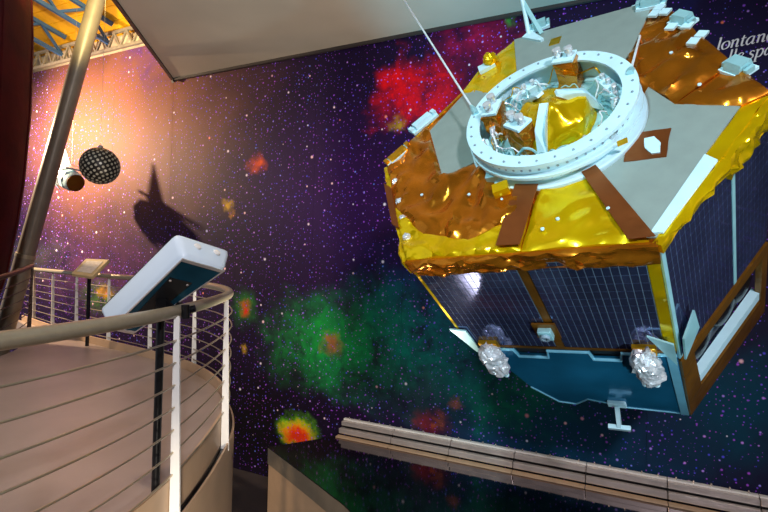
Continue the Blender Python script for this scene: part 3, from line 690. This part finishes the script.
# ---- open frame on the right-hand side
eF = (E_ - F_).normalized(); nF = eF.cross(Vector((0, 0, 1))).normalized()
if nF.dot((E_ + F_) / 2 - hc0) < 0: nF = -nF
lenF = (E_ - F_).length
FE = lambda k, w_, o=0: F_ + eF * (k * lenF) + Vector((0, 0, w_)) + nF * o
t0, t1, t2, t3 = H1 - .13, H1 - .23, H2 + .22, H2 - .02
def fr(name, poly, m, o=-.02, th=.04): return sobj(name, MB().prism([FE(k, w_, o) for k, w_ in poly], nF * th), m)
fr('frame_rail', [(0, t0), (1.0, t0), (1.0, t1), (0, t1)], 'darkgold'); fr('frame_rail', [(0, t2), (1.0, t2), (1.0, t3), (.0, t3)], 'darkgold')
fr('frame_post', [(0, t1), (.13, t1), (.16, t2), (0, t2)], 'darkgold'); fr('frame_post', [(.93, t1), (1, t1), (1, t2), (.93, t2)], 'darkgold')
fr('white_sill', [(.14, t2 + .02), (.95, t2 + .02), (.95, t2 + .11), (.13, t2 + .11)], 'white', -.05, .06)
fr('inner_panel', [(.1, t1), (.95, t1), (.95, t2), (.1, t2)], 'cellback', -.12, .02)
for k in (.32, .62, .84):
    c0 = FE(k, (t1 + t2) / 2 - .02, -.10); sobj('inner_tank', MB().lathe([(.13, 0), (.135, .02), (.11, .05), (.05, .062), (0, .064)], 24, c0, eF, Vector((0, 0, 1)), nF), 'black', smooth=True)
# ---- gussets, foil wrapped thrusters, T bracket
sobj('gusset', MB().prism([AF(-.035, H1 + .27, .02), AF(.055, H1 + .25, .02), AF(.055, H1 - .06, .02), AF(.03, H1 - .07, .02)], nA * .012), 'palecyan')
sobj('gusset', MB().prism([AF(.90, H1 + .24, .03), AF(1.0, H1 + .2, .06), AF(1.0, H1 - .07, .06)], nA * .012), 'palecyan')
sobj('gusset', MB().prism([FE(.0, H1 - .07, .04), FE(.0, H1 + .2, .05), FE(.12, H1 + .34, .05), FE(.16, H1 + .08, .04)], nF * .012), 'palecyan')
def lump(c0, rx, seed, squash):
    mb = MB(); n, k = 22, 14
    for j in range(k + 1):
        th = math.pi * j / k
        for i in range(n):
            a = 2 * math.pi * i / n; d = Vector((math.sin(th) * math.cos(a), math.sin(th) * math.sin(a), math.cos(th)))
            r = rx * (1 + .32 * noise.noise(d * 2.1 + Vector((seed, 0, 0))) + .22 * noise.noise(d * 5 + Vector((0, seed, 0))))
            mb.v.append(c0 + Vector((d.x * r, d.y * r, d.z * r * squash)))
    for j in range(k):
        for i in range(n): i2 = (i + 1) % n; mb.f.append((j * n + i, j * n + i2, (j + 1) * n + i2, (j + 1) * n + i))
    return mb
for k, sd in ((.13, 3), (.875, 8)):
    th = sobj('thruster_wrap', lump(AF(k, H1 - .02, .085), .085, sd, 1.5), 'silver')
    sobj('thruster_wrap', lump(AF(k + .01, H1 - .16, .09), .075, sd + 4, 1.3), 'silver')
    sobj('thruster_mount', MB().prism([AF(k - .05, H1 + .09, .012), AF(k + .05, H1 + .09, .012), AF(k + .05, H1 + .0, .012), AF(k - .05, H1, .012)], nA * .03), 'goldflat')
    for j in (-1, 0, 1): sobj('nozzle', MB().lathe([(.012, 0), (.02, .05)], 10, AF(k + j * .025, H1 - .25, .10), e1, nA, -e2), 'white')
tb0 = AF(.655, H2 + .10, .01)
tbm = sobj('docking_foot', MB().box(tb0 + nA * .01, e1 * .13, e2 * .07, nA * .03), 'white', bevel=.004)
sobj('foot_arm', MB().bar(tb0 + nA * .02, tb0 + nA * .14 - e2 * .15, .03, .04), 'white', tbm)
sobj('foot_bar', MB().bar(tb0 + nA * .14 - e2 * .15 - e1 * .08, tb0 + nA * .14 - e2 * .15 + e1 * .08, .035, .035), 'white', tbm)
# ---- adapter ring with its fittings
RC = Vector((-.095, .01, 0)); Rr = .495
prof = [(Rr + .035, .018), (Rr + .035, .035), (Rr + .03, .045), (Rr - .015, .06), (Rr - .015, .10), (Rr + .02, .105), (Rr + .02, .125), (Rr - .01, .13), (Rr - .01, .18), (Rr + .012, .185), (Rr + .012, .21), (Rr - .075, .21), (Rr - .075, .195), (Rr - .03, .19), (Rr - .03, .05), (Rr - .06, .04), (Rr - .06, .018)]
ring = sobj('adapter_ring', MB().lathe(prof, 96, RC, close=True), 'white', smooth=True)
mb = MB()
for i in range(60):
    a = 2 * math.pi * i / 60; d = Vector((math.cos(a), math.sin(a), 0)); t = Vector((-d.y, d.x, 0))
    mb.lathe([(.008, 0), (.008, .006)], 6, RC + d * (Rr - .013) + Vector((0, 0, .155)), t, Vector((0, 0, 1)), d)
    mb.lathe([(.008, 0), (.008, .006)], 6, RC + d * (Rr - .017) + Vector((0, 0, .08)), t, Vector((0, 0, 1)), d)
    if i % 2: mb.lathe([(.008, 0), (.006, .007)], 6, RC + d * (Rr - .02) + Vector((0, 0, .21)), d, t, Vector((0, 0, 1)))
bo = sobj('bolts', mb, 'cellback', ring); bo['kind'] = 'stuff'
sobj('well_floor', MB().lathe([(Rr - .06, .02), (Rr - .06, .028), (0, .028)], 64, RC), 'palecyan', ring)
R_ = lambda x, y, z: RC + Vector((x, y, z))
mb = MB()
dome = [(.24 * math.cos(i * math.pi / 18), .05 + .19 * math.sin(i * math.pi / 18)) for i in range(10)]
mb.lathe([(.25, .03)] + dome, 40, RC + Vector((.02, .0, 0)))
for v in mb.v: v += (v - R_(.02, 0, .05)).normalized() * noise.noise(v * 9) * .04
sobj('foil_dome', mb, 'gold', smooth=True)
for a in (20, 140, 260):
    a = math.radians(a); d = Vector((math.cos(a), math.sin(a), 0)); t = Vector((-d.y, d.x, 0))
    sobj('dome_strap', MB().prism([R_(.02, 0, 0) + d * r + t * s_ + Vector((0, 0, z)) for r, z, s_ in ((.27, .04, -.03), (.20, .19, -.03), (.05, .265, -.025), (.05, .265, .025), (.20, .19, .03), (.27, .04, .03))], d * .012 + Vector((0, 0, .012))), 'white')
def foilbox(a, r, w_, dpt, h, seed):
    a = math.radians(a); d = Vector((math.cos(a), math.sin(a), 0)); t = Vector((-d.y, d.x, 0)); c0 = RC + d * r
    mb = MB(); K = 6
    for j in range(K + 1):
        for sx, sy in ((-1, -1), (0, -1), (1, -1), (1, 0), (1, 1), (0, 1), (-1, 1), (-1, 0)):
            p = c0 + t * (sx * w_ / 2) + d * (sy * dpt / 2) + Vector((0, 0, .03 + (h - .03) * j / K)); mb.v.append(p + Vector((noise.noise(p * 17), noise.noise(p * 17 + Vector((2, 3, 4))), 0)) * .02)
    for j in range(K):
        for k in range(8): k2 = (k + 1) % 8; mb.f.append((j * 8 + k, j * 8 + k2, j * 8 + 8 + k2, j * 8 + 8 + k))
    mb.f.append(tuple(K * 8 + k for k in range(8)))
    fb = sobj('foil_box', mb, 'copper'); tp2 = c0 + Vector((0, 0, h))
    sobj('box_lid', MB().box(tp2 + Vector((0, 0, .012)), t * (w_ * 1.02), d * (dpt * 1.02), Vector((0, 0, .02))), 'white', fb, bevel=.003)
    for s_ in (-.28, .28): sobj('valve', MB().lathe([(.018, 0), (.018, .03), (.026, .034), (.026, .06), (.012, .064)], 14, tp2 + t * (w_ * s_) + Vector((0, 0, .02))), 'silver', fb)
foilbox(172, .34, .14, .10, .24, 1); foilbox(78, .40, .13, .10, .24, 2); foilbox(232, .22, .13, .11, .25, 3)
for a, r, L1 in ((30, .38, .24), (8, .38, .2), (330, .40, .18), (300, .40, .2), (205, .42, .16), (120, .40, .2), (265, .41, .2)):
    a = math.radians(a); d = Vector((math.cos(a), math.sin(a), 0)); t = Vector((-d.y, d.x, 0)); c0 = RC + d * r
    eb = sobj('equipment_bracket', MB().box(c0 + Vector((0, 0, .08)), t * L1, d * .07, Vector((0, 0, .10))), 'white', bevel=.006)
    for s_ in (-.3, 0, .3): sobj('connector', MB().lathe([(.016, 0), (.016, .03), (.009, .034)], 10, c0 + t * (L1 * s_) + Vector((0, 0, .13))), 'silver', eb)
random.seed(11)
for i in range(46):
    a = random.uniform(0, 6.28); da = random.uniform(.25, .9); r0 = random.uniform(.27, .45); r1 = random.uniform(.27, .45); pts = []
    for j in range(7):
        t = j / 6; g = a + da * t; r = r0 + (r1 - r0) * t + random.uniform(-.02, .02); pts.append(R_(r * math.cos(g), r * math.sin(g), .05 + .11 * math.sin(math.pi * t) * random.uniform(.6, 1.2)))
    sobj('wire_loop', MB().tube(spline(pts, 3), random.choice((.004, .006, .008)), 6), random.choice(('wire', 'wire', 'palecyan', 'goldflat', 'silver')), smooth=True)
sobj('warning_flag', MB().box(R_(.42, -.36, .14), (.05, .02, 0), (-.002, .004, 0), (0, 0, .035)), 'goldflat', ring)
sobj('side_fitting', MB().box(R_(-.24, -.52, .06), (.09, .03, 0), (-.02, .07, 0), (0, 0, .09)), 'gold')
sobj('vent_box', MB().box(T(498, 184) + Vector((0, 0, .07)), (.10, 0, 0), (0, .06, 0), (0, 0, .05)), 'palecyan', bevel=.006)
# ---- brackets round the deck
def bracket(x, y, sx, sy, h, ang, m='palecyan', ft='white', w0=.02):
    c0 = T(x, y); a = math.radians(ang); X = Vector((math.cos(a), math.sin(a), 0)); Y = Vector((-X.y, X.x, 0))
    b = sobj('bracket', MB().box(c0 + Vector((0, 0, w0 + .01)), X * sx * 1.5, Y * sy, Vector((0, 0, .02))), ft)
    sobj('bracket_block', MB().hexa([c0 + X * (i * sx / 2) + Y * (j * sy / 2 * k) + Vector((0, 0, z)) for z, k in ((w0, 1), (w0 + h, .6)) for i, j in ((-1, -1), (1, -1), (1, 1), (-1, 1))]), m, b)
    for i in (-1, 1): sobj('tab', MB().box(c0 + X * (i * sx * .68) + Vector((0, 0, w0 + .03)), X * sx * .2, Y * sy * .5, Vector((0, 0, .03))), m, b)
bracket(425, 126, .16, .10, .05, 48, 'white'); bracket(400, 158, .15, .09, .04, 50, 'goldflat'); bracket(541, 30, .10, .09, .06, 5); bracket(683, 26, .10, .10, .07, -48); bracket(738, 74, .10, .11, .07, -50); bracket(652, 8, .12, .10, .06, -10)
for x, y in ((660, 14), (666, 18), (655, 20), (672, 33), (688, 32), (702, 41), (694, 48)):
    sobj('tile', MB().box(T(x, y) + Vector((0, 0, .045)), (.05, -.03, 0), (.03, .05, 0), (0, 0, .015)), 'white')
sobj('sun_sensor', lump(T(493, 66) + Vector((0, 0, .06)), .055, 5, .9), 'gold', smooth=True); sobj('sensor_base', MB().box(T(488, 70) + Vector((0, 0, .03)), (.12, .05, 0), (-.03, .08, 0), (0, 0, .03)), 'white')
sobj('orange_square', MB().box(T(556, 44) + Vector((0, 0, .026)), (.075, .0, 0), (.01, .08, 0), (0, 0, .006)), 'goldflat')
mast_b = T(530, 38); mast_t = SI @ PX(517, -28, (onface(530, 38) - CAM).dot(fwd) - .02)
ms = sobj('mast', MB().tube([mast_b + Vector((0, 0, .02)), mast_t], .017, 10), 'white', smooth=True)
sobj('mast_foot', MB().prism([mast_b + Vector((x, y, .02)) for x, y in ((-.05, -.02), (-.01, .03), (.03, .015), (.13, -.13), (.11, -.15), (.0, -.06))], (0, 0, .02)), 'white', ms)
sobj('mast_stay', MB().bar(mast_b + Vector((.1, -.03, .02)), mast_b.lerp(mast_t, .55), .03, .03), 'palecyan', ms)
# white torn scraps on the left corner foil
for x, y in ((398, 185), (402, 205), (405, 222), (409, 240)): sobj('foil_scrap', lump(T(x, y) + Vector((0, 0, .03)), .028, x, 1.0), 'silver')
plate('corner_tape', tp_((387, 188), (394, 192), (402, 232), (395, 228)), 'brown', .03, .02)

# ---- suspension cables from the ceiling to the ring
def hang(px0, ringpt, lab):
    base = SM @ ringpt; r = ray(*px0); up_ = CAM + r * ((ZS - .02 - CAM.z) / r.z)
    o = thing('suspension_cable', lab, 'cable', base, group='cables holding the satellite')
    obj('rope', MB().tube([base, up_], .0075, 8), 'wire', o, smooth=True)
    d = (up_ - base).normalized()
    obj('shackle', MB().tube([base - d * .01, base + d * .035, base + d * .09], [.02, .024, .011], 10), 'palecyan', o)
def ringat(x, y):
    p = SI @ onface(x, y, .215); d = (p - RC); d.z = 0; d.normalize(); return RC + d * (Rr - .02) + Vector((0, 0, .214))
hang((380, -38), ringat(476, 113), 'white suspension cable to the left rim of the ring')
hang((660, -40), ringat(632, 72), 'white suspension cable to the right rim of the ring')
